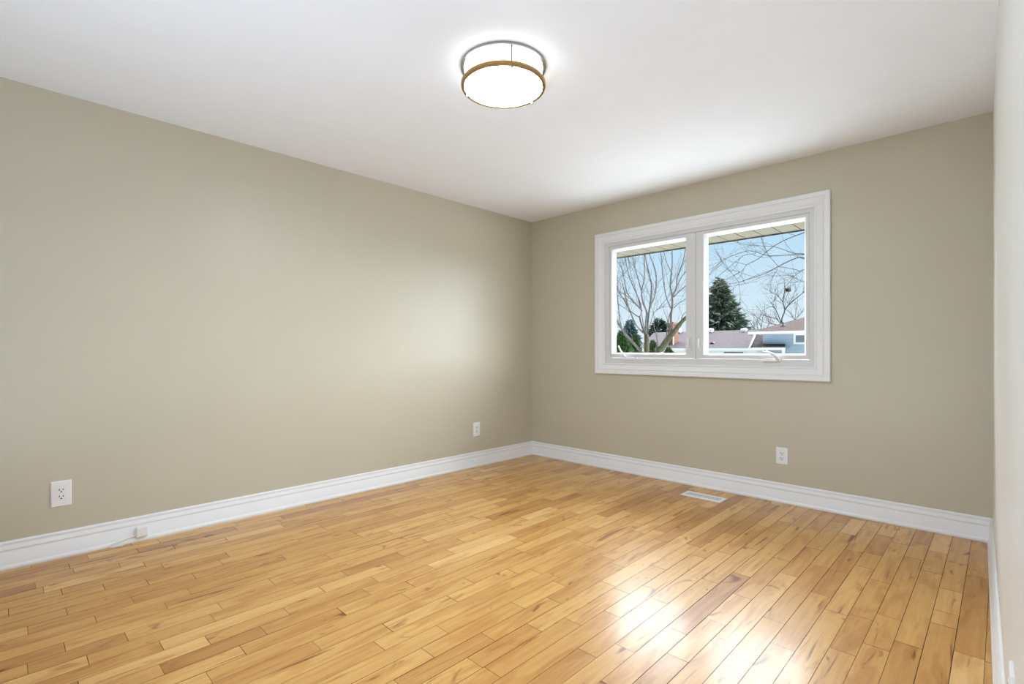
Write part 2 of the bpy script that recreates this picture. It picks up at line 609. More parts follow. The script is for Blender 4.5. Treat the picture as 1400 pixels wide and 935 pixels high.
def sash(x0, x1, z0, z1, gx0, gx1, gz0, gz1, crank_x, lock_x, flip, lab):
    yf = YF + 0.004
    b = MB()
    vs = []
    # four mitred rails with a bevelled glazing stop towards the glass
    prof = [(0.0, yf), (1.0, yf), 'stop']
    o = [(x0, z0), (x1, z0), (x1, z1), (x0, z1)]
    i1 = [(gx0 - 0.016, gz0 - 0.010), (gx1 + 0.016, gz0 - 0.010), (gx1 + 0.016, gz1 + 0.016), (gx0 - 0.016, gz1 + 0.016)]
    i2 = [(gx0, gz0), (gx1, gz0), (gx1, gz1), (gx0, gz1)]
    rings = [(o, yf + 0.055), (o, yf), (i1, yf), ([(a + (c - a) * 0.2, d + (e - d) * 0.2) for (a, d), (c, e) in zip(i1, i2)], yf + 0.006), (i2, yf + 0.034), (i2, yf + 0.055)]
    for ring, y in rings:
        vs += [(x, y, z) for x, z in ring]
    n = len(rings)
    fs = []
    for r in range(n):
        r2 = (r + 1) % n
        for k in range(4):
            k2 = (k + 1) % 4
            fs.append((r * 4 + k, r * 4 + k2, r2 * 4 + k2, r2 * 4 + k))
    b.add(vs, fs)
    s = b.build('sash', M_VINYL, win)
    MB().add([(gx0 - 0.004, yf + 0.042, gz0 - 0.004), (gx1 + 0.004, yf + 0.042, gz0 - 0.004), (gx1 + 0.004, yf + 0.042, gz1 + 0.004), (gx0 - 0.004, yf + 0.042, gz1 + 0.004)], [(0, 1, 2, 3)]).build('pane', M_GLASS, s)
    # folding crank operator on the lower rail
    cz = 1.022
    g = 1 if flip else -1
    b = MB()
    bw = 0.066
    yb = yf - 0.002
    b.add([(crank_x - bw, yb, cz - 0.012), (crank_x + bw, yb, cz - 0.012), (crank_x + bw, yb, cz + 0.012), (crank_x - bw * .95, yb, cz + 0.014),
           (crank_x - bw, yb - 0.026, cz - 0.012), (crank_x + bw * 1.0, yb - 0.022, cz - 0.012), (crank_x + bw * .9, yb - 0.020, cz + 0.004), (crank_x - bw * .9, yb - 0.022, cz + 0.008)],
          [(0, 1, 2, 3), (4, 7, 6, 5), (0, 4, 5, 1), (1, 5, 6, 2), (2, 6, 7, 3), (3, 7, 4, 0)])
    b.build('crank_base', M_PLASTIC, s, bevel=0.004)
    if not flip:
        a0 = Vector((crank_x - 0.035, yb - 0.020, cz + 0.010))
        pts = [a0, a0 + Vector((-0.012, -0.018, 0.022)), a0 + Vector((-0.034, -0.030, 0.060)), a0 + Vector((-0.048, -0.032, 0.092)), a0 + Vector((-0.052, -0.032, 0.100))]
        rad = [0.010, 0.009, 0.007, 0.008, 0.005]
    else:
        a0 = Vector((crank_x + 0.046, yb - 0.018, cz + 0.000))
        pts = [a0, a0 + Vector((-0.004, -0.022, 0.022)), a0 + Vector((-0.022, -0.030, 0.040)), a0 + Vector((-0.052, -0.030, 0.052)), a0 + Vector((-0.084, -0.028, 0.056)), a0 + Vector((-0.094, -0.028, 0.060))]
        rad = [0.012, 0.011, 0.010, 0.008, 0.008, 0.006]
    MB().tube(pts, rad, 10).build('crank_arm', M_PLASTIC, s, smooth=50)
    # sash lock: recessed plate with a lever
    lz = 1.14
    b = MB()
    prof = [(-0.011, -0.058), (0.011, -0.058), (0.015, -0.045), (0.015, 0.045), (0.011, 0.058), (-0.011, 0.058), (-0.015, 0.045), (-0.015, -0.045)]
    b.prism([(lock_x + u, lz + w) for u, w in prof], yf + 0.001, yf - 0.008)
    b.build('lock_plate', M_VINYL, s, bevel=0.002)
    MB().tube([(lock_x, yf - 0.006, lz - 0.030), (lock_x, yf - 0.016, lz - 0.018), (lock_x, yf - 0.022, lz + 0.012), (lock_x + 0.002, yf - 0.024, lz + 0.046)],
              [0.007, 0.0065, 0.006, 0.005], 8).build('lock_lever', M_PLASTIC, s, smooth=50)
    return s


sash(-2.583, -1.7775, 1.026, 2.043, -2.545, -1.866, 1.070, 2.000, -2.368, -1.818, False, '')
sash(-1.7645, -0.957, 1.026, 2.043, -1.688, -0.994, 1.066, 2.003, -1.197, -1.738, True, '')


# ------------------------------------------------------------------ ceiling lamp
def ceiling_lamp(loc, label, lampmat):
    root = empty('ceiling_lamp', loc)
    tag(root, label, 'ceiling light')
    MB().lathe([(0, 0), (0.150, 0), (0.155, -0.012), (0, -0.012)], (0, 0, 0), 64).build('canopy', M_TRIM, root, smooth=40)
    MB().lathe([(0.187, -0.001), (0.202, -0.001), (0.2035, -0.004), (0.2025, -0.013), (0.188, -0.014)], (0, 0, 0), 96, True).build('upper_ring', M_NICKEL, root, smooth=50)
    MB().lathe([(0.183, -0.006), (0.1845, -0.020), (0.1845, -0.082), (0.184, -0.094)], (0, 0, 0), 96).build('drum', M_LAMPSIDE, root, smooth=60)
    MB().lathe([(0.184, -0.094), (0.175, -0.101), (0.12, -0.106), (0.06, -0.1085), (0, -0.109)], (0, 0, 0), 96).build('diffuser', lampmat, root, smooth=60)
    MB().lathe([(0.1865, -0.083), (0.198, -0.082), (0.201, -0.086), (0.201, -0.098), (0.198, -0.104), (0.1865, -0.103)], (0, 0, 0), 96, True).build('lower_ring', M_BRASS, root, smooth=40)
    a0 = R(-33.5)
    for k in range(3):
        a = a0 + k * 2 * math.pi / 3
        c, s = math.cos(a) * 0.190, math.sin(a) * 0.190
        MB().tube([(c, s, -0.012), (c, s, -0.108)], 0.0030, 10).build('post', M_DNICKEL, root, smooth=50)
        c, s = math.cos(a) * 0.190, math.sin(a) * 0.190
        MB().lathe([(0, -0.113), (0.004, -0.113), (0.005, -0.110), (0.005, -0.104), (0, -0.104)], (c, s, 0), 14).build('screw_cap', M_NICKEL, root, smooth=50)
    return root


ceiling_lamp((-1.700, 1.682, ZC), 'round double-ring flush ceiling lamp, lit, with white diffuser', M_LAMP)
ceiling_lamp((0.72, 0.25, ZC), 'added unseen hallway lamp giving fill light through the doorway', M_HALLFILL)


# ------------------------------------------------------------------ outlets, box, vent
def outlet(name, loc, rz, label, w=0.079, h=0.125, faint=False, decora=True):
    """built facing -Y, centred on loc, back on the wall plane"""
    root = empty(name, loc)
    root.rotation_euler = (0, 0, rz)
    tag(root, label, 'outlet', 'wall outlets')
    b = MB()
    prof = [(0, 0), (0, -0.004), (-0.003, -0.0065), (-w / 2 + 0.020, -0.0065)]
    hw, hh = w / 2, h / 2
    rings = [((hw, hh), 0.0), ((hw, hh), -0.0035), ((hw - 0.004, hh - 0.004), -0.0065), ((0.0185, 0.0355), -0.0072), ((0.0170, 0.0340), -0.0058)]
    vs = []
    for (a, c), y in rings:
        vs += [(-a, y, -c), (a, y, -c), (a, y, c), (-a, y, c)]
    fs = [(0, 1, 2, 3)]
    for r in range(len(rings) - 1):
        for k in range(4):
            k2 = (k + 1) % 4
            fs.append((r * 4 + k, r * 4 + k2, r * 4 + 4 + k2, r * 4 + 4 + k))
    n = (len(rings) - 1) * 4
    fs.append((n, n + 1, n + 2, n + 3))
    b.add(vs, fs)
    b.build('cover_plate', M_PLASTIC, root)
    r = MB().box((-0.0165, -0.0085, -0.0333), (0.0165, -0.0056, 0.0333)).build('receptacle', M_PLASTIC, root, bevel=0.001)
    for dz in (0.019, -0.016):
        for dx, hh2 in ((-0.0075, 0.0046), (0.0075, 0.0036)):
            MB().box((dx - 0.0019, -0.0090, dz - hh2 + 0.003), (dx + 0.0019, -0.0084, dz + hh2 + 0.003)).build('slot', M_SLOT, r)
        g = MB()
        g.prism([(0.0036 * math.cos(t), dz - 0.0085 + 0.0036 * math.sin(t)) for t in [2 * math.pi * i / 12 for i in range(12)]], -0.0090, -0.0084)
        g.build('ground_hole', M_SLOT, r)
    return root


outlet('outlet', (XL, 0.231, 0.337), math.pi / 2, 'white duplex outlet on the left wall above the small white box', w=0.082, h=0.134)
outlet('outlet', (XL, 3.144, 0.348), math.pi / 2, 'white duplex outlet on the left wall close to the far corner', w=0.082, h=0.132)
outlet('outlet', (-1.128, YB, 0.334), 0, 'white duplex outlet on the wall under the window', w=0.079, h=0.120)
outlet('outlet', (XR(1.5), 1.5, 0.350), -math.pi / 2 + math.atan(0.023), 'white outlet seen edge-on on the right wall', w=0.079, h=0.125)

# phone jack box on the baseboard with a thin cable
XBB = XL + 0.0145
root = empty('phone_jack', (XBB, 0.575, 0.055))
tag(root, 'small white jack box on the left baseboard with loose cable', 'jack box')
MB().box((0, -0.029, -0.030), (0.020, 0.029, 0.030)).build('jack_body', M_PLASTIC, root, bevel=0.004)
MB().box((0.020, -0.022, -0.023), (0.0225, 0.022, 0.023)).build('jack_cover', M_PLASTIC, root, bevel=0.002)
MB().tube([(0.010, -0.029, -0.012), (0.010, -0.06, -0.022), (0.011, -0.10, -0.030), (0.013, -0.135, -0.034), (0.015, -0.155, -0.042), (0.016, -0.150, -0.049), (0.015, -0.13, -0.0522), (0.015, -0.09, -0.0522)],
          0.0027, 8).build('cable', M_PLASTIC, root, smooth=60)

# floor register
VX0, VX1, VY0, VY1 = -1.742, -1.440, 3.602, 3.735
root = empty('floor_register', ((VX0 + VX1) / 2, (VY0 + VY1) / 2, 0))
tag(root, 'white slotted floor register set in the boards below the window', 'floor vent')
hw, hh = (VX1 - VX0) / 2, (VY1 - VY0) / 2
iw, ih = hw - 0.026, hh - 0.034
b = MB()
rings = [((hw, hh), 0.0005), ((hw, hh), 0.003), ((hw - 0.006, hh - 0.006), 0.006), ((iw, ih), 0.006), ((iw, ih), 0.0012)]
vs = []
for (a, c), z in rings:
    vs += [(-a, -c, z), (a, -c, z), (a, c, z), (-a, c, z)]
fs = []
for r in range(len(rings) - 1):
    for k in range(4):
        k2 = (k + 1) % 4
        fs.append((r * 4 + k, r * 4 + k2, r * 4 + 4 + k2, r * 4 + 4 + k))
b.add(vs, fs)
b.build('register_frame', M_PLASTIC, root)
MB().box((-iw, -ih, 0.0006), (iw, ih, 0.0014)).build('duct_opening', M_GREYSLOT, root)
b = MB()
nv = 18
for i in range(nv + 1):
    x = -iw + 2 * iw * i / nv
    b.box((x - 0.0026, -ih, 0.002), (x + 0.0026, ih, 0.0052))
b.box((-iw, -0.003, 0.002), (iw, 0.003, 0.0057))
b.build('grille', M_PLASTIC, root)

# ------------------------------------------------------------------ outdoors
GZ = -1.5
M_GRASS = mat('lawn_grass', (0.07, 0.085, 0.035), 0.9, noise=0.3, nscale=0.6, spec=0.05)
M_SOFFIT = mat('tan_aluminium_soffit', (0.088, 0.076, 0.043), 0.5, noise=0.02, nscale=8, spec=0.05)
M_DARK = mat('dark_eave_gap', (0.02, 0.019, 0.018), 0.7, noise=0.1)
M_SHINGLE = mat('rosy_brown_shingles', (0.070, 0.054, 0.054), 0.9, noise=0.25, nscale=9, spec=0.05)
M_SHINGLE3 = mat('brown_shingles', (0.066, 0.044, 0.038), 0.9, noise=0.25, nscale=9, spec=0.05)
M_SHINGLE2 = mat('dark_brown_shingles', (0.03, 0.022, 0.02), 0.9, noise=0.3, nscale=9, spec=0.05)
M_WHITE = mat('white_fascia', (0.75, 0.75, 0.75), 0.5, noise=0.02, spec=0.05)
M_BRICK = mat('orange_brick', (0.15, 0.075, 0.05), 0.85, noise=0.3, nscale=14, spec=0.05)
M_BARK = mat('grey_bark', (0.07, 0.062, 0.056), 0.9, noise=0.35, nscale=9, spec=0.05)
M_BARK2 = mat('mossy_bark', (0.046, 0.044, 0.025), 0.9, noise=0.35, nscale=9, spec=0.05)
M_TWIG = mat('pinkish_twigs', (0.085, 0.07, 0.068), 0.9, noise=0.25, nscale=3, spec=0.05)
M_SPRUCE = mat('spruce_needles', (0.085, 0.105, 0.075), 0.85, noise=0.6, nscale=1.5, spec=0.05)
M_CEDAR = mat('cedar_foliage', (0.035, 0.065, 0.02), 0.85, noise=0.4, nscale=4, spec=0.05)
M_FIR = mat('bluish_fir_needles', (0.07, 0.11, 0.12), 0.85, noise=0.35, nscale=2, spec=0.05)
M_DARKFIR = mat('dark_fir_needles', (0.04, 0.06, 0.045), 0.85, noise=0.35, nscale=2, spec=0.05)
M_PANE = mat('dim_house_glass', (0.16, 0.17, 0.20), 0.15, noise=0.1)


def siding_mat():
    m = mat('blue_grey_siding', (0.30, 0.37, 0.45), 0.6)
    nt = m.node_tree
    b = nt.nodes['Principled BSDF']
    tc = nt.nodes.new('ShaderNodeTexCoord')
    wv = nt.nodes.new('ShaderNodeTexWave')
    wv.wave_type = 'BANDS'
    wv.bands_direction = 'Z'
    wv.wave_profile = 'SAW'
    wv.inputs['Scale'].default_value = 1.75
    nt.links.new(tc.outputs['Object'], wv.inputs['Vector'])
    r = nt.nodes.new('ShaderNodeValToRGB')
    r.color_ramp.elements[0].position = 0.86
    r.color_ramp.elements[0].color = (0.31, 0.38, 0.46, 1)
    r.color_ramp.elements[1].position = 0.97
    r.color_ramp.elements[1].color = (0.24, 0.30, 0.37, 1)
    nt.links.new(wv.outputs['Fac'], r.inputs[0])
    nt.links.new(r.outputs[0], b.inputs['Base Color'])
    return m


M_SIDING = siding_mat()

b = MB().add([(-160, 4.13, GZ), (120, 4.13, GZ), (120, 220, GZ), (-160, 220, GZ)], [(0, 1, 2, 3)])
struct(b.build('ground', M_GRASS), 'winter lawn between the houses', 'ground')
b = MB().box((XL - 0.5, YB + 0.08, GZ), (2.5, YB + 0.2, -0.2))
struct(b.build('wall_foundation', M_BRICK), 'foundation below the window wall', 'wall')

M_REFLECTOR = mat('pale_reflector', (0.72, 0.72, 0.71), 0.9, noise=0.1, nscale=2, spec=0.1)
b = MB().box((-24, 4.14, GZ), (18, 24, GZ + 0.06))  # added pale slab, bounces daylight up through the window
struct(b.build('ground_reflector', M_REFLECTOR), 'added unseen pale court between the houses below the window', 'reflector')

# soffit over the window: boards run outwards, dark gutter gap at the edge
SZ, SY0, SY1 = 2.10, YB + 0.2, 4.700
b = MB()
x = -6.0
while x < 2.0:
    b.box((x + 0.004, SY0, SZ), (x + 0.146, SY1, SZ + 0.012))
    b.box((x - 0.004, SY0, SZ + 0.006), (x + 0.004, SY1, SZ + 0.012))
    x += 0.15
so = b.build('soffit', M_SOFFIT)
struct(so, 'tan aluminium soffit under the eave outside the window', 'soffit')
b = MB().box((-6.0, SY1, SZ - 0.010), (2.0, SY1 + 0.012, SZ + 0.14))
b.build('eave_edge', M_DARK, so)
b = MB()
b.prism([(-6.0, SZ + 0.012), (2.0, SZ + 0.012), (2.0, SZ + 0.03), (-6.0, SZ + 0.03)], SY0, SY1)
b.build('soffit_deck', M_DARK, so)
b = MB()
b.add([(-6, SY1 + 0.05, SZ + 0.15), (2, SY1 + 0.05, SZ + 0.15), (2, 0.5, SZ + 1.6), (-6, 0.5, SZ + 1.6), (-6, SY1 + 0.05, SZ + 0.13), (2, SY1 + 0.05, SZ + 0.13), (2, 0.5, SZ + 1.58), (-6, 0.5, SZ + 1.58)],
      [(0, 1, 2, 3), (4, 7, 6, 5), (0, 4, 5, 1), (1, 5, 6, 2), (2, 6, 7, 3), (3, 7, 4, 0)])
struct(b.build('roof', M_SHINGLE2), 'roof above the room', 'roof')


# --- neighbouring house
def house():
    root = empty('house', (-12, 31, GZ))
    tag(root, 'neighbouring house with rosy brown roof and blue-grey siding', 'house')
    inv = Matrix.Translation((12, -31, -GZ))

    def fin(b, name, m, parent=root, **k):
        b.v = [tuple(inv @ Vector(v)) for v in b.v]
        o = b.build(name, m, root, **k)
        if parent is not root:
            o.parent = parent
        return o

    YE, YR = 30.0, 34.0
    ze = P(1000, 476.3, YE).z
    zr = P(1000, 451.6, YR).z
    xa = P(872, 480, YE).x
    xra = P(894, 452, YR).x
    xb = P(1024.5, 476, YE).x
    xrb = P(1036, 452, YR).x
    # main low roof: front slope, rear slope, hipped left end
    b = MB()
    th = 0.06
    A, B, C_, D = (xa, YE, ze), (xb, YE, ze), (xrb, YR, zr), (xra, YR, zr)
    E_, F_ = (xa, 2 * YR - YE, ze), (xb, 2 * YR - YE, ze)
    b.add([A, B, C_, D, E_, F_], [(0, 1, 2, 3), (3, 2, 5, 4), (0, 3, 4), (0, 4, 5, 1)])
    b.add([B, F_, C_], [(0, 1, 2)], 1)  # dark right end stands in for the shade beside the rake
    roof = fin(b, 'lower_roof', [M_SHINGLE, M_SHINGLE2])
    # fascia and gutter along the front eave, white rake at its right end
    b = MB().box((xa - 0.05, YE - 0.10, ze - 0.13), (P(1028, 476, YE).x, YE + 0.02, ze + 0.012))
    fin(b, 'gutter', M_WHITE)
    p0, p1 = Vector((xb, YE, ze)), Vector((xb + (xrb - xb) * 0.86, YE + (YR - YE) * 0.86, ze + (zr - ze) * 0.86))
    b = MB().tube([p0 + Vector((0, 0, 0.02)), p1 + Vector((0, 0, 0.05))], 0.04, 4)
    fin(b, 'rake_board', M_WHITE)
    # lower wall, its wide low window
    b = MB().box((xa + 0.4, YE + 0.4, GZ), (xb + 4, YE + 7.5, ze - 0.02))
    fin(b, 'lower_wall', M_WHITE)
    q0, q1 = P(988, 479, YE + 0.38), P(1018.5, 479, YE + 0.38)
    zt = P(1003, 478.8, YE + 0.38).z
    b = MB().frame(q0.x + 0.08, q1.x - 0.08, zt - 1.1, zt - 0.09, [(0, YE + 0.40), (0, YE + 0.33), (0.09, YE + 0.33), (0.09, YE + 0.40)])
    w = fin(b, 'house_window', M_WHITE)
    b = MB().box((q0.x + 0.08, YE + 0.37, zt - 1.1), (q1.x - 0.08, YE + 0.39, zt - 0.09))
    fin(b, 'house_pane', M_PANE, w)
    # roof vents on the ridge, a small black vent on the slope
    for px in (971.5, 1017.5, 927.5):
        p = P(px, 452.3, YR - 0.2)
        b = MB().box((p.x - 0.16, p.y - 0.18, p.z - 0.10), (p.x + 0.16, p.y + 0.1, p.z + 0.06))
        b.lathe([(0.12, 0.0), (0.21, 0.0), (0.22, 0.04), (0.16, 0.10), (0, 0.13)], (p.x, p.y, p.z + 0.05), 16)
        fin(b, 'roof_vent', M_WHITE, smooth=40)
    p = P(974.7, 471, YE + 1.1)
    b = MB().box((p.x - 0.12, p.y - 0.15, p.z - 0.08), (p.x + 0.12, p.y + 0.3, p.z + 0.10))
    b.prism([(p.x - 0.12, p.z + 0.10), (p.x + 0.12, p.z + 0.10), (p.x, p.z + 0.15)], p.y - 0.15, p.y + 0.3)
    fin(b, 'slope_vent', M_DARK)
    # brick chimney through the low roof
    c0, c1 = P(913.5, 473, YE + 0.9), P(920, 473, YE + 0.9)
    zt = P(917, 441.5, YE + 0.9).z
    b = MB().box((c0.x, c0.y, GZ), (c1.x, c0.y + 0.75, zt - 0.12))
    b.box((c0.x - 0.05, c0.y - 0.05, zt - 0.12), (c1.x + 0.05, c0.y + 0.8, zt))
    ch = fin(b, 'chimney', M_BRICK)
    b = MB().box((c0.x + 0.08, c0.y + 0.2, zt), (c1.x - 0.08, c0.y + 0.5, zt + 0.08))
    fin(b, 'flue', M_BRICK, ch)
    b = MB().box((c1.x + 0.03, c0.y - 0.08, ze + 0.1), (c1.x + 0.07, c0.y - 0.04, zt - 0.75))
    fin(b, 'drain_pipe', M_WHITE)

    # two-storey wing: hipped roof, wide fascia, siding wall
    YW = 29.0
    c = P(1024, 453.8, YW)
    z0 = c.z
    pit = 0.375
    run = 5.2
    X1 = c.x + 16
    b = MB()
    y2 = YW + 2 * run
    zt = z0 + run * pit
    b.add([(c.x, YW, z0), (X1, YW, z0), (X1, y2, z0), (c.x, y2, z0), (c.x + run, YW + run, zt), (X1 - run, YW + run, zt)],
          [(0, 1, 5, 4), (2, 3, 4, 5), (1, 2, 5), (3, 0, 4), (0, 3, 2, 1)])
    fin(b, 'upper_roof', M_SHINGLE3)
    b = MB().box((c.x - 0.03, YW - 0.07, z0 - 0.11), (X1, YW + 0.03, z0 + 0.0))
    b.box((c.x - 0.03, YW + 0.03, z0 - 0.13), (c.x + 0.05, y2, z0))
    b.box((c.x, YW + 0.03, z0 - 0.13), (X1, YW + 0.75, z0 - 0.10))
    fin(b, 'fascia', M_WHITE)
    wl = P(1043, 470, YW + 0.6)
    b = MB().box((wl.x, YW + 0.6, GZ), (X1 - 0.6, y2 - 0.6, z0 - 0.10))
    fin(b, 'siding_wall', M_SIDING)
    # recessed connecting wall, its shade under the eaves put into the dark colour
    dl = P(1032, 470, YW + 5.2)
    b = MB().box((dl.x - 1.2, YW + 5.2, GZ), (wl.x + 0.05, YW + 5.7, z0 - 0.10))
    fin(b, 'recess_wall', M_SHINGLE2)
    # window in the siding
    p0, p1 = P(1084.6, 455, YW + 0.55), P(1084.6, 470.3, YW + 0.55)
    b = MB().frame(p0.x + 0.11, p0.x + 1.5, p1.z + 0.09, p0.z - 0.13, [(0, YW + 0.6), (0, YW + 0.53), (0.10, YW + 0.53), (0.10, YW + 0.6)])
    w = fin(b, 'house_window', M_WHITE)
    b = MB().box((p0.x + 0.11, YW + 0.56, p1.z + 0.09), (p0.x + 1.5, YW + 0.59, p0.z - 0.13))
    fin(b, 'house_pane', M_PANE, w)
    # porch roof in front of the wing
    y0 = YW - 0.9
    pa, pb = P(1027.5, 475.6, y0), P(1072.5, 475.6, y0)
    zp = pa.z
    za = P(1055, 470.3, YW + 0.6).z
    pr, pl = P(1073, 470.3, YW + 0.6), P(1034, 470, YW + 1.7)
    b = MB()
    b.add([(pa.x, y0, zp), (pb.x, y0, zp), (pr.x, YW + 0.6, za), (pl.x, YW + 1.7, za + 0.18), (pa.x, y0, zp - 0.1), (pb.x, y0, zp - 0.1), (pr.x, YW + 0.6, zp - 0.1), (pl.x, YW + 1.7, zp - 0.1)],
          [(0, 1, 2, 3), (4, 7, 6, 5), (0, 4, 5, 1), (1, 5, 6, 2), (2, 6, 7, 3), (3, 7, 4, 0)])
    fin(b, 'porch_roof', M_SHINGLE2)
    b = MB().box((pa.x - 0.02, y0 - 0.08, zp - 0.11), (pb.x + 0.03, y0, zp + 0.005))
    fin(b, 'porch_gutter', M_WHITE)
    b = MB()
    for px in (1049, 1071):
        p = P(px, 480, y0 + 0.15)
        b.box((p.x - 0.05, y0 + 0.1, GZ), (p.x + 0.05, y0 + 0.2, zp - 0.1))
    fin(b, 'porch_posts', M_WHITE)
    # plumbing stack on the upper roof
    p = P(1070.4, 447, YW + 0.9)
    zz = z0 + 0.9 * pit
    b = MB().tube([(p.x, YW + 0.9, zz - 0.05), (p.x, YW + 0.9, zz + 0.18)], 0.05, 10)
    b.lathe([(0.14, -0.05), (0.14, -0.01), (0.06, 0.07), (0.05, 0.07)], (p.x, YW + 0.9, zz), 12)
    fin(b, 'plumbing_stack', M_DARK)


house()


# --- trees
def limb_pts(px, Y0, dY):
    n = len(px)
    return [P(x, y, Y0 + dY * i / max(1, n - 1)) for i, (x, y) in enumerate(px)]


def smooth_path(pts, sub=3):
    out = []
    n = len(pts)
    for i in range(n - 1):
        p0, p1, p2, p3 = pts[max(i - 1, 0)], pts[i], pts[i + 1], pts[min(i + 2, n - 1)]
        for k in range(sub):
            t = k / sub
            out.append(0.5 * ((2 * p1) + (p2 - p0) * t + (2 * p0 - 5 * p1 + 4 * p2 - p3) * t * t + (3 * p1 - p0 - 3 * p2 + p3) * t ** 3))
    out.append(pts[-1])
    return out


def twig(b, rnd, p, d, length, r, depth, lift=0.25):
    n = 4
    pts = [p.copy()]
    dd = d.normalized()
    for i in range(n):
        dd = (dd + Vector((rnd.gauss(0, .16), rnd.gauss(0, .16), rnd.gauss(lift * 0.2, .14)))).normalized()
        pts.append(pts[-1] + dd * length / n)
    b.tube(pts, [r * (1 - 0.6 * i / n) for i in range(n + 1)], 4, False)
    if depth > 0:
        for i in range(rnd.randint(2, 3)):
            k = rnd.randint(1, n)
            q = pts[k]
            nd = (dd + Vector((rnd.gauss(0, .55), rnd.gauss(0, .55), rnd.gauss(lift, .4)))).normalized()
            twig(b, rnd, q, nd, length * rnd.uniform(.45, .7), r * 0.6, depth - 1, lift)


def limb_tree(name, label, limbs, Y0, m, mtrunk, seed, ntwig, tl, tr, cat='tree', trunk=None, lift=0.3):
    rnd = random.Random(seed)
    base = trunk[0]
    bp = P(base[0], base[1], Y0)
    root = empty(name, (bp.x, bp.y, GZ))
    tag(root, label, cat, 'bare trees outside')
    inv = Vector((-bp.x, -bp.y, -GZ))
    # trunk down to the lawn
    pts = [Vector((bp.x, bp.y, GZ))] + [P(x, y, Y0) for x, y, w in trunk]
    s = scale_at(base[0], Y0)
    rad = [trunk[0][2] * s * 0.62] + [w * s * 0.5 for x, y, w in trunk]
    b = MB().tube([p + inv for p in smooth_path(pts)], [rad[min(i // 3, len(rad) - 1)] for i in range(3 * (len(pts) - 1) + 1)], 10)
    b.build('trunk', mtrunk, root, smooth=60)
    b = MB()
    for px, w0, w1, dY in limbs:
        pts = smooth_path([p + inv for p in limb_pts(px, Y0, dY)], 3)
        n = len(pts)
        s = scale_at(px[0][0], Y0)
        b.tube(pts, [(w0 + (w1 - w0) * i / (n - 1)) * s * 0.5 for i in range(n)], 6)
        for k in range(ntwig):
            i = rnd.randint(max(1, n // 4), n - 1)
            d = (pts[i] - pts[i - 1]).normalized()
            nd = (d + Vector((rnd.gauss(0, .5), rnd.gauss(0, .5), rnd.gauss(lift * .6, .3)))).normalized()
            twig(b, rnd, pts[i], nd, tl * rnd.uniform(.5, 1.2), tr, 1, lift)
    b.build('branches', m, root)
    return root


LT = [([(884, 460), (886.5, 432.8), (888.8, 415.9), (891, 391), (885.4, 366.5), (881.5, 345), (879, 325)], 3.4, 0.9, 0.9),
      ([(888.8, 418), (892, 412), (895.5, 402.4), (897.2, 374.3), (888.8, 349.6), (884, 325)], 2.2, 0.8, -0.8),
      ([(883.5, 460), (883, 440), (884.3, 427), (879.3, 413.7), (877, 398), (881, 380), (881, 350), (883, 325)], 3.2, 0.8, -1.0),
      ([(877, 398), (873, 383), (866.3, 357.5), (862, 330)], 1.8, 0.7, 0.5),
      ([(883, 460), (878, 446), (874.8, 434), (877, 427), (874.2, 411), (861.8, 382), (855, 356), (850, 330)], 3.0, 0.8, 1.2),
      ([(874.8, 434), (861.8, 425), (852, 408), (846, 398), (838, 385)], 1.8, 0.8, 0.8),
      ([(878, 425), (868, 415), (858.5, 405.8), (845, 397), (832, 388)], 1.8, 0.8, -0.5),
      ([(874, 420), (865, 410), (856.8, 398), (850.6, 368.7), (843.9, 357.5), (836, 340)], 1.6, 0.7, 0.7),
      ([(879, 455), (873, 449), (867.5, 439.5), (856, 412.5), (847, 402), (838, 390)], 1.8, 0.7, -1.2),
      ([(866, 470), (852.9, 454), (848, 439.5), (845, 413.7), (843, 389), (841, 360)], 2.2, 0.8, -0.6),
      ([(882.8, 457), (870, 445), (862, 427.7), (855, 405), (851, 385)], 2.2, 0.7, 0.6),
      ([(876, 480), (866, 469), (853, 454), (843.4, 438), (832, 424)], 4.0, 2.2, -0.8),
      ([(884, 460), (879, 440), (876, 422), (868, 392), (862, 372), (858, 340)], 1.6, 0.6, 1.5),
      ([(885, 458), (890, 440), (894, 428), (905, 420), (916, 419)], 1.2, 0.5, 0.4)]
limb_tree('bare_tree', 'bare multi-stemmed tree with upright limbs, through the left pane', LT, 12.0, M_BARK, M_BARK2, 3, 6, 1.0, 0.006, trunk=[(884, 484, 7.5), (884.3, 470, 7), (884, 457, 6)])
LT2 = [([(918, 452), (917.3, 440), (917.5, 428.6), (919, 419), (919, 404.7), (916.3, 389), (919, 363), (919, 342), (920, 320)], 3.6, 0.9, 0.5),
       ([(919, 406), (924.8, 393.4), (926, 380), (933.8, 357.5), (937, 340), (940, 320)], 2.4, 0.8, -0.6),
       ([(921, 406), (928, 399), (937, 391), (948, 380)], 1.8, 0.8, 0.6),
       ([(924.8, 393.4), (930, 382), (937.7, 369.8), (945, 352)], 1.5, 0.7, 0.4),
       ([(917, 421.5), (910, 402.4), (905.7, 372), (904.5, 355), (902, 330)], 1.8, 0.7, -0.7),
       ([(921.4, 420.4), (929, 414), (937.7, 408), (948, 398)], 1.0, 0.6, 0.5),
       ([(911, 462), (913, 442), (916, 428)], 1.6, 1.0, 0.2),
       ([(899, 474), (897.4, 457.7), (894, 445.7), (895, 436)], 1.4, 0.7, -0.3),
       ([(930.8, 441.4), (933, 432), (937, 427), (941, 420)], 1.4, 0.7, 0.3),
       ([(919, 375), (912, 360), (908, 346), (905, 330)], 1.0, 0.6, 0.5)]
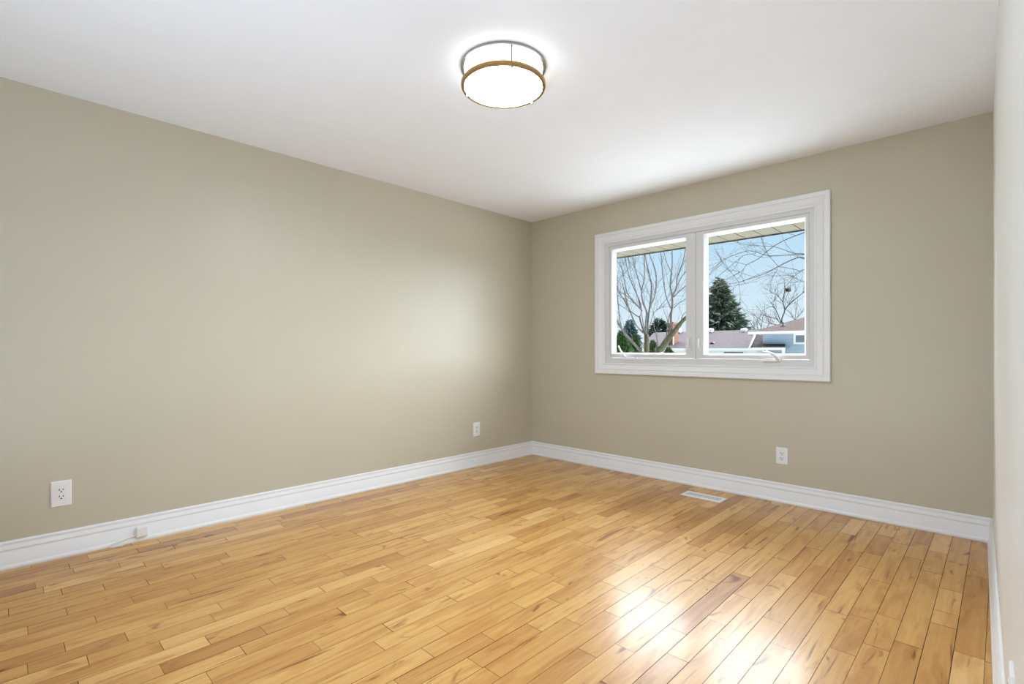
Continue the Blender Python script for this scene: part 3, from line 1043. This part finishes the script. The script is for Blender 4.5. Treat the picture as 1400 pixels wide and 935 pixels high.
limb_tree('bare_tree', 'bare tree with thick trunk leaning right, beside the window mullion', LT2, 16.5, M_BARK, M_BARK2, 5, 6, 0.9, 0.006,
          trunk=[(898, 486, 9), (904.3, 477, 8.5), (912.8, 463.5, 8.0), (922.3, 452.6, 6.5), (930.8, 441.4, 5), (940, 432, 4), (952, 421, 2.5)])
OB = [([(1182, 392), (1140, 366), (1099.3, 353), (1086.5, 353.6), (1064, 364.3), (1045.7, 374), (1013.6, 384.7), (994, 389), (976, 394)], 2.34, 0.56, 0.6),
      ([(1180, 330), (1130, 312), (1088.6, 322), (1059.7, 335.4), (1037, 353.6), (1021, 362), (1013.6, 370.7), (989, 383.6), (976, 392)], 1.72, 0.48, -0.5),
      ([(1180, 372), (1140, 356), (1099, 347), (1085.4, 346), (1059.7, 337.5), (1043.6, 336.4), (1028.6, 334.8), (1015.7, 333.8), (1005, 330), (990, 322)], 1.33, 0.48, 0.9),
      ([(1180, 365), (1140, 352), (1099, 348), (1072.5, 349), (1053, 349.8), (1041.5, 347), (1030.7, 343.4), (1022, 343), (1008, 347), (994, 352.5), (984.6, 359), (968.6, 376.6), (960, 384)], 1.48, 0.64, -0.8),
      ([(1064, 364), (1051, 349), (1044.7, 337.5), (1040, 326)], 0.86, 0.48, 0.3),
      ([(1064, 364.5), (1080, 367), (1093, 370.7), (1086.5, 377), (1080.6, 383.6)], 0.94, 0.72, 0.3),
      ([(1181, 380), (1130, 362), (1099, 368.6), (1093, 370.7)], 1.40, 0.96, 0.2),
      ([(1010, 385.5), (1002.9, 376), (991, 362), (984, 352)], 0.78, 0.40, 0.3),
      ([(1010, 386), (1011.4, 396.5), (1012, 408), (1012, 420)], 0.62, 0.32, 0.2),
      ([(1034, 345), (1027, 347.7), (1016.8, 349.3), (999.7, 363), (981.4, 378), (969, 388.4), (960, 396)], 0.86, 0.48, -0.4),
      ([(1063, 366), (1060.7, 371.8), (1045.7, 377), (1024, 385.7), (1012, 390)], 0.62, 0.40, 0.3),
      ([(1182, 398), (1130, 388), (1097, 385), (1081, 386.8), (1065, 386.8)], 0.94, 0.40, 0.5),
      ([(1010, 388), (1003, 394), (998, 399)], 0.70, 0.40, 0.2)]
ob = limb_tree('overhanging_tree', 'long bare branches reaching across the right pane from the right', OB, 8.0, M_BARK, M_BARK, 9, 5, 0.55, 0.0035,
               trunk=[(1186, 490, 20), (1184, 430, 18), (1182, 385, 15), (1180, 330, 11), (1176, 270, 7)], lift=0.1)
RT = [([(1068.5, 440), (1069.5, 434), (1073, 423.6), (1070.4, 413), (1072.5, 399), (1073, 388)], 2.2, 0.7, 1),
      ([(1073, 423.6), (1078, 417), (1086.5, 409.6), (1097, 401), (1106, 394)], 1.7, 0.6, -1),
      ([(1067.5, 440), (1060.7, 423.6), (1054, 419), (1044.7, 423.6)], 1.4, 0.5, 1),
      ([(1067.5, 443), (1062, 436), (1054, 434), (1046, 431)], 1.2, 0.5, -1),
      ([(1067, 445), (1056.5, 443), (1043.6, 439.7), (1034, 432)], 1.2, 0.5, 2),
      ([(1070.4, 413), (1062, 403), (1054, 400)], 1.1, 0.5, 1.5),
      ([(1078, 417), (1084, 405), (1088, 395)], 1.0, 0.5, 1.5)]
limb_tree('bare_tree', 'spreading bare tree rising behind the upper roof, nest in its crown', RT, 51.0, M_TWIG, M_BARK, 21, 8, 1.5, 0.018, trunk=[(1068, 480, 3.2), (1068, 455, 2.8), (1068.5, 438, 2.4)])
RT2 = [([(1088, 450), (1087, 438), (1088, 428), (1090, 420)], 1.2, 0.5, 1), ([(1087.5, 440), (1083, 432), (1080, 427)], 0.8, 0.5, -1), ([(1087.5, 437), (1094, 429), (1098, 424)], 0.8, 0.5, 1)]
limb_tree('bare_tree', 'small bare tree just above the upper roof slope at the right pane edge', RT2, 56.0, M_TWIG, M_TWIG, 23, 6, 1.0, 0.014, trunk=[(1088, 482, 1.6), (1088, 460, 1.4), (1088, 448, 1.2)])
RT3 = [([(1040, 470), (1040, 455), (1041, 443), (1043, 436)], 1.4, 0.5, 1), ([(1040, 462), (1032, 450), (1027, 442)], 1, 0.5, -1), ([(1040, 460), (1048, 449), (1052, 441)], 1, 0.5, 1), ([(1040, 458), (1036, 448), (1034, 440)], 1, 0.5, 1)]
limb_tree('bare_tree', 'distant low bare tree showing pinkish twigs left of the upper roof corner', RT3, 66.0, M_TWIG, M_TWIG, 25, 9, 1.6, 0.022, trunk=[(1040, 482, 2), (1040, 472, 1.8), (1040, 462, 1.5)])
# nest
p = P(1077.3, 396, 51.6)
rnd = random.Random(2)
b = MB()
for k in range(90):
    a = rnd.uniform(0, 6.283)
    rr = rnd.uniform(.08, .20)
    c = Vector((rr * math.cos(a), rr * math.sin(a), rnd.uniform(-.14, .10)))
    d = Vector((-math.sin(a), math.cos(a), rnd.gauss(0, .4))) * rnd.uniform(.1, .22)
    b.tube([c - d, c + d * .2, c + d], 0.018, 4)
o = b.build('bird_nest', M_BARK, loc=p)
tag(o, 'dark twig nest high in the spreading bare tree', 'nest')


def conifer(name, label, px, ptop, pbot, Y, wpx, m, seed, n, shape=0.9, droop=-0.25, slen=0.55, group='evergreens outside', gaps=0.0):
    """evergreen: tiers of boughs carrying many narrow sprays"""
    rnd = random.Random(seed)
    top = P(px, ptop, Y)
    s = scale_at(px, Y)
    zb = P(px, pbot, Y).z
    rb = wpx * s * 0.5
    root = empty(name, (top.x, Y, GZ))
    tag(root, label, 'tree', group)
    h = top.z - GZ
    MB().tube([(0, 0, 0), (0, 0, h * .6), (0, 0, h * .97)], [rb * .10, rb * .06, rb * .01], 8).build('trunk', M_BARK, root)
    b = MB()
    zb -= GZ
    # radius grows linearly from the tip to wpx at pbot and stays there below
    for i in range(n):
        t = rnd.random() ** 0.62
        z = h - t * (h - zb) * 1.0
        a = rnd.uniform(0, 6.2832)
        rmax = rb * (t ** shape) * rnd.uniform(.8, 1.08) * (0.86 + 0.22 * math.sin(z * 6.2831 / (0.085 * (h - zb)) + 2.2 * math.sin(a * 3)))
        rr = rmax * math.sqrt(rnd.uniform(.02, 1))
        if gaps and math.sin(a * 5 + z * 2.1) + math.sin(z * 5.3) > 1.5 - gaps:
            continue
        c = Vector((rr * math.cos(a), rr * math.sin(a), z + droop * rr + 0.04 * (h - zb) * rr / rb * math.sin(z * 9)))
        d = Vector((math.cos(a + rnd.gauss(0, .4)), math.sin(a + rnd.gauss(0, .4)), droop + rnd.gauss(0.15, .35))).normalized()
        L_ = slen * rnd.uniform(.5, 1.1) * (0.45 + 0.55 * t)
        w = d.cross(Vector((rnd.gauss(0, 1), rnd.gauss(0, 1), rnd.gauss(0, 1)))).normalized() * L_ * 0.16
        u = d.cross(w).normalized() * L_ * 0.07
        e = c + d * L_
        mid = c + d * L_ * 0.4
        b.add([c, mid + w, e, mid - w, mid + u, mid - u], [(0, 1, 4), (1, 2, 4), (2, 3, 4), (3, 0, 4), (1, 0, 5), (2, 1, 5), (3, 2, 5), (0, 3, 5)])
    o = b.build('foliage', m, root)
    return root


conifer('spruce_tree', 'tall dark spruce behind the low roof, in the right pane', 984, 379, 456, 42.0, 78, M_SPRUCE, 31, 5200, 0.95, -0.18, 0.95, gaps=0.3)
conifer('fir_tree', 'bluish fir behind the bare limbs at the left pane', 861, 436, 468, 40.0, 24, M_FIR, 33, 1500, 0.8, -0.2, 0.7)
conifer('fir_tree', 'dark evergreen between the two bare trees, above the low roof', 901, 434, 462, 52.0, 26, M_DARKFIR, 35, 1300, 0.55, 0.05, 0.9, gaps=0.4)
conifer('cedar_shrub', 'broad green cedar in the lower left corner of the left pane', 849, 452, 486, 20.3, 24, M_CEDAR, 41, 2200, 1.05, 0.3, 0.34)
conifer('cedar_shrub', 'second green cedar right of the broad corner cedar', 868, 457, 486, 22.0, 14, M_CEDAR, 43, 1500, 1.0, 0.3, 0.30)
conifer('cedar_shrub', 'small pointed cedar between the two bare trunks', 892.5, 465, 486, 20.5, 13, M_CEDAR, 45, 1200, 1.05, 0.3, 0.26)
conifer('cedar_shrub', 'lowest cedar tip just right of the leaning trunk base', 914, 475, 488, 21.0, 9, M_CEDAR, 47, 600, 0.7, 0.5, 0.22)
